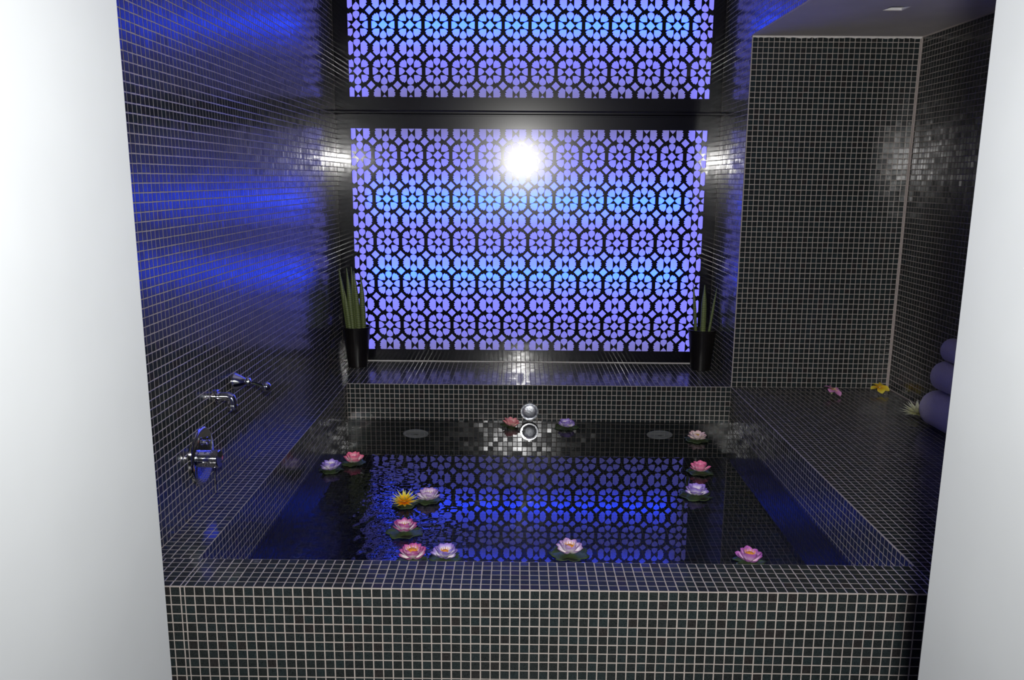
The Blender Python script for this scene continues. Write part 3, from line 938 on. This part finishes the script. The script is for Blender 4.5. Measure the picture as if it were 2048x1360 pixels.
def centre_vf(r, h, z):
    V, F = lathe_vf([(r * 0.7, z), (r, z + h * 0.5), (r * 0.85, z + h * 0.85), (r * 0.4, z + h)], 16)
    parts = [(V, F)]
    for k in range(10):
        a = 2 * math.pi * k / 10
        parts.append(tube_vf([(r * 0.8 * math.cos(a), r * 0.8 * math.sin(a), z + h * 0.4), (r * 1.15 * math.cos(a), r * 1.15 * math.sin(a), z + h * 1.15)], [0.0012, 0.0009], 5))
    return join(parts)

def lotus(x, y, z, kind, label, sc=1.0, rz=0.0, open_=0.5, centre=None, pad=0.049, lean=(0.0, 0.0), n=(8, 7, 5), L=0.038, lift=0.0, group='floating lotus flowers'):
    sc *= 1.06
    root = tag(empty('lotus_flower', (x, y, z)), label, 'flower', group)
    root.rotation_euler = (lean[0], lean[1], rz)
    mat = PM[kind]
    seed = int((x + 3) * 1000)
    rnd = random.Random(seed)
    if pad:
        V, F = pad_mesh(pad, 7, seed)
        me = bpy.data.meshes.new('lily_pad'); me.from_pydata(V, [], F); me.materials.append(M_pad)
        for p in me.polygons: p.use_smooth = True
        o = bpy.data.objects.new('lily_pad', me); col.objects.link(o); o.parent = root
    if kind in ('yellow', 'cream'):
        rings = [(12, 0.052, 0.0125, 0.10, 0.22, 0.12, 0.004), (11, 0.050, 0.0125, 0.42, 0.18, 0.16, 0.003), (8, 0.046, 0.012, 0.78, 0.1, 0.2, 0.002)]
        for ri, (cnt, Lr, Wr, el, curl, cup, r) in enumerate(rings):
            me = petal_mesh(kind + str(ri), Lr, Wr, cup, curl, True, mat)
            for k in range(cnt):
                add_petal(root, me, 2 * math.pi * (k + 0.5 * (ri % 2)) / cnt + rnd.uniform(-.07, .07), el + rnd.uniform(-.06, .06), r, 0.008 + 0.002 * ri, 0, sc)
    else:
        a0, a1, a2 = 0.02 + 0.30 * (1 - open_), 0.36 + 0.45 * (1 - open_), 0.66 + 0.5 * (1 - open_)
        rings = [(n[0], L * 1.02, 0.026, a0, 0.75, 0.26, 0.011), (n[1], L * 1.0, 0.025, a1, 0.55, 0.28, 0.010), (n[2], L * 0.86, 0.021, a2, 0.25, 0.30, 0.012)]
        for ri, (cnt, Lr, Wr, el, curl, cup, r) in enumerate(rings):
            me = petal_mesh(kind + str(ri) + str(round(L, 3)), Lr, Wr, cup, curl, False, mat)
            for k in range(cnt):
                add_petal(root, me, 2 * math.pi * (k + 0.5 * (ri % 2)) / cnt + rnd.uniform(-.13, .13), el + rnd.uniform(-.12, .12), r, 0.005 + 0.003 * ri, rnd.uniform(-.2, .2), sc * rnd.uniform(0.92, 1.06))
    if centre:
        V, F = centre_vf(0.0125 * sc * centre[1], 0.022 * sc * centre[1], 0.010)
        me = bpy.data.meshes.new('flower_centre'); me.from_pydata(V, [], F); me.materials.append(centre[0])
        for p in me.polygons: p.use_smooth = True
        o = bpy.data.objects.new('flower_centre', me); col.objects.link(o); o.parent = root
    return root
ZL = ZW + 0.001
OR, GO = M_stamen, M_stamen_y
lotus(-0.842, 1.345, ZL, 'purple', 'floating purple lotus at the left edge of the bath, beside a pink one', 1.0, 0.3, 0.5, (GO, 0.7))
lotus(-0.764, 1.435, ZL, 'pink', 'floating pink lotus with white base, farthest back on the left side', 1.0, 1.1, 0.15, (GO, 0.5))
lotus(-0.482, 0.985, ZL, 'yellow', 'floating yellow star-shaped lotus with orange heart on a green pad', 1.08, 0.2, 0.5, (OR, 0.55), 0.047)
lotus(-0.396, 1.030, ZL, 'lilac', 'floating pale lilac lotus touching the right side of the yellow one', 1.03, 0.7, 0.5, (GO, 0.85))
lotus(-0.448, 0.745, ZL, 'magenta', 'floating magenta-edged lotus between the yellow lotus and the front rim', 1.0, 0.4, 0.35, (OR, 0.8), 0.062)
lotus(-0.394, 0.540, ZL, 'magenta', 'floating pink-edged lotus with large orange heart, at front rim left of a violet one', 1.05, 1.3, 0.6, (OR, 1.15))
lotus(-0.290, 0.550, ZL, 'purple', 'floating white and violet lotus with orange heart against the front rim', 1.0, 0.9, 0.6, (OR, 0.85))
lotus(0.114, 0.590, ZL, 'lilac', 'floating pale pink-lilac lotus on a lobed pad, alone at middle of front rim', 1.02, 0.5, 0.35, (OR, 1.0), 0.062)
lotus(0.690, 0.545, ZL, 'orchid', 'floating orchid pink lotus with orange heart near the front right corner', 1.0, 0.2, 0.35, (OR, 1.1))
lotus(0.638, 1.105, ZL, 'purple', 'floating violet and white lotus, nearest of three in the right row', 1.05, 1.9, 0.5, (GO, 0.6), 0.064)
lotus(0.710, 1.365, ZL, 'hotpink', 'floating hot pink lotus, middle of three in the right row', 1.0, 0.1, 0.15, (GO, 0.5), 0.054)
lotus(0.790, 1.800, ZL, 'pale', 'floating pale pink lotus, farthest of three in the right row', 0.98, 0.8, 0.75, (GO, 0.8), 0.058, n=(8, 7, 4))
lotus(-0.093, 1.985, ZL, 'coral', 'floating coral lotus just left of the round chrome lamp', 0.98, 0.6, 0.55, None, 0.050, (0.08, 0.10))
lotus(0.183, 1.975, ZL, 'purple', 'floating violet lotus just right of the round chrome lamp', 0.95, 1.2, 0.6, (GO, 0.7), 0.058)
# blossoms lying on the deck
def blossom(x, y, kind, label, rx, ry, rz):
    root = tag(empty('frangipani_blossom', (x, y, 0.030)), label, 'flower', 'loose blossoms on the deck')
    root.rotation_euler = (rx, ry, rz)
    me = petal_mesh('plu' + kind, 0.046, 0.036, 0.10, -0.75, False, PM[kind])
    for k in range(5):
        add_petal(root, me, 2 * math.pi * k / 5, 0.22, 0.003, 0.0, 0.25)
    V, F = tube_vf([(0, 0, 0.002), (0, 0, -0.012), (0.002, 0, -0.024)], [0.005, 0.004, 0.003], 8)
    me2 = bpy.data.meshes.new('stem'); me2.from_pydata(V, [], F); me2.materials.append(PM['cream'])
    o = bpy.data.objects.new('stem', me2); col.objects.link(o); o.parent = root
    return root
blossom(1.466, 1.93, 'plupink', 'pink five-petalled blossom lying on the tiled deck by the niche wall', 0.30, 0.28, 0.25)
blossom(1.712, 1.985, 'pluyellow', 'yellow five-petalled blossom lying in the niche corner of the tiled deck', 0.25, -0.22, 0.75)
lotus(1.713, 1.60, 0.0016, 'cream', 'pale cream-green star-shaped flower on the deck, half hidden by towels', 1.35, 0.3, 0.5, None, 0.0, (0.0, -0.1), group='loose blossoms on the deck')

# ------------------------------------------------------------------ rolled towels on the deck
def towel(cx, z, r, y0, y1, label, turns=4):
    root = tag(empty('rolled_towel', (cx, (y0 + y1) / 2, z - r)), label, 'towel', 'rolled towels on the deck')
    og = W[root.name]
    # the roll: rounded ends, soft bulges
    nseg, V, F = 36, [], []
    prof = [(0.55, 0.0), (0.82, 0.004), (0.95, 0.014), (1.0, 0.032), (1.0, 0.10), (0.99, 0.5), (1.0, 0.9), (1.0, 0.968), (0.95, 0.986), (0.82, 0.996), (0.55, 1.0)]
    for q, (f, t) in enumerate(prof):
        for k in range(nseg):
            a = 2 * math.pi * k / nseg
            rr_ = r * f * (1 + 0.015 * math.sin(3 * a + q) )
            V.append((cx + rr_ * math.cos(a), y0 + (y1 - y0) * t, z + rr_ * math.sin(a)))
    for q in range(len(prof) - 1):
        for k in range(nseg):
            a, b2 = q * nseg + k, q * nseg + (k + 1) % nseg
            F.append((a, a + nseg, b2 + nseg, b2))
    F.append(tuple(range(nseg))); F.append(tuple(reversed(range(len(V) - nseg, len(V)))))
    mesh('roll', V, F, M_towel, root, og, True)
    # the wound edge showing on the end
    pth = []
    for k in range(turns * 20):
        t = k / (turns * 20 - 1)
        rr_ = r * (0.08 + 0.78 * t)
        a = 2 * math.pi * turns * t
        pth.append((cx + rr_ * math.cos(a), y0 + 0.002 + (0.005 if rr_ > 0.6 * r else 0), z + rr_ * math.sin(a)))
    V, F = tube_vf(pth, [r * 0.055] * len(pth), 6)
    mesh('wound_edge', V, F, M_towel, root, og, True)
towel(1.7185, 0.080, 0.0775, 1.16, 1.46, 'large white rolled towel lying on the deck at the bottom of the stack')
towel(1.731, 0.2205, 0.0625, 1.18, 1.45, 'white rolled towel lying on top of the largest rolled towel')
towel(1.7445, 0.333, 0.050, 1.19, 1.44, 'smallest white rolled towel at the top of the stack, half behind white wall')
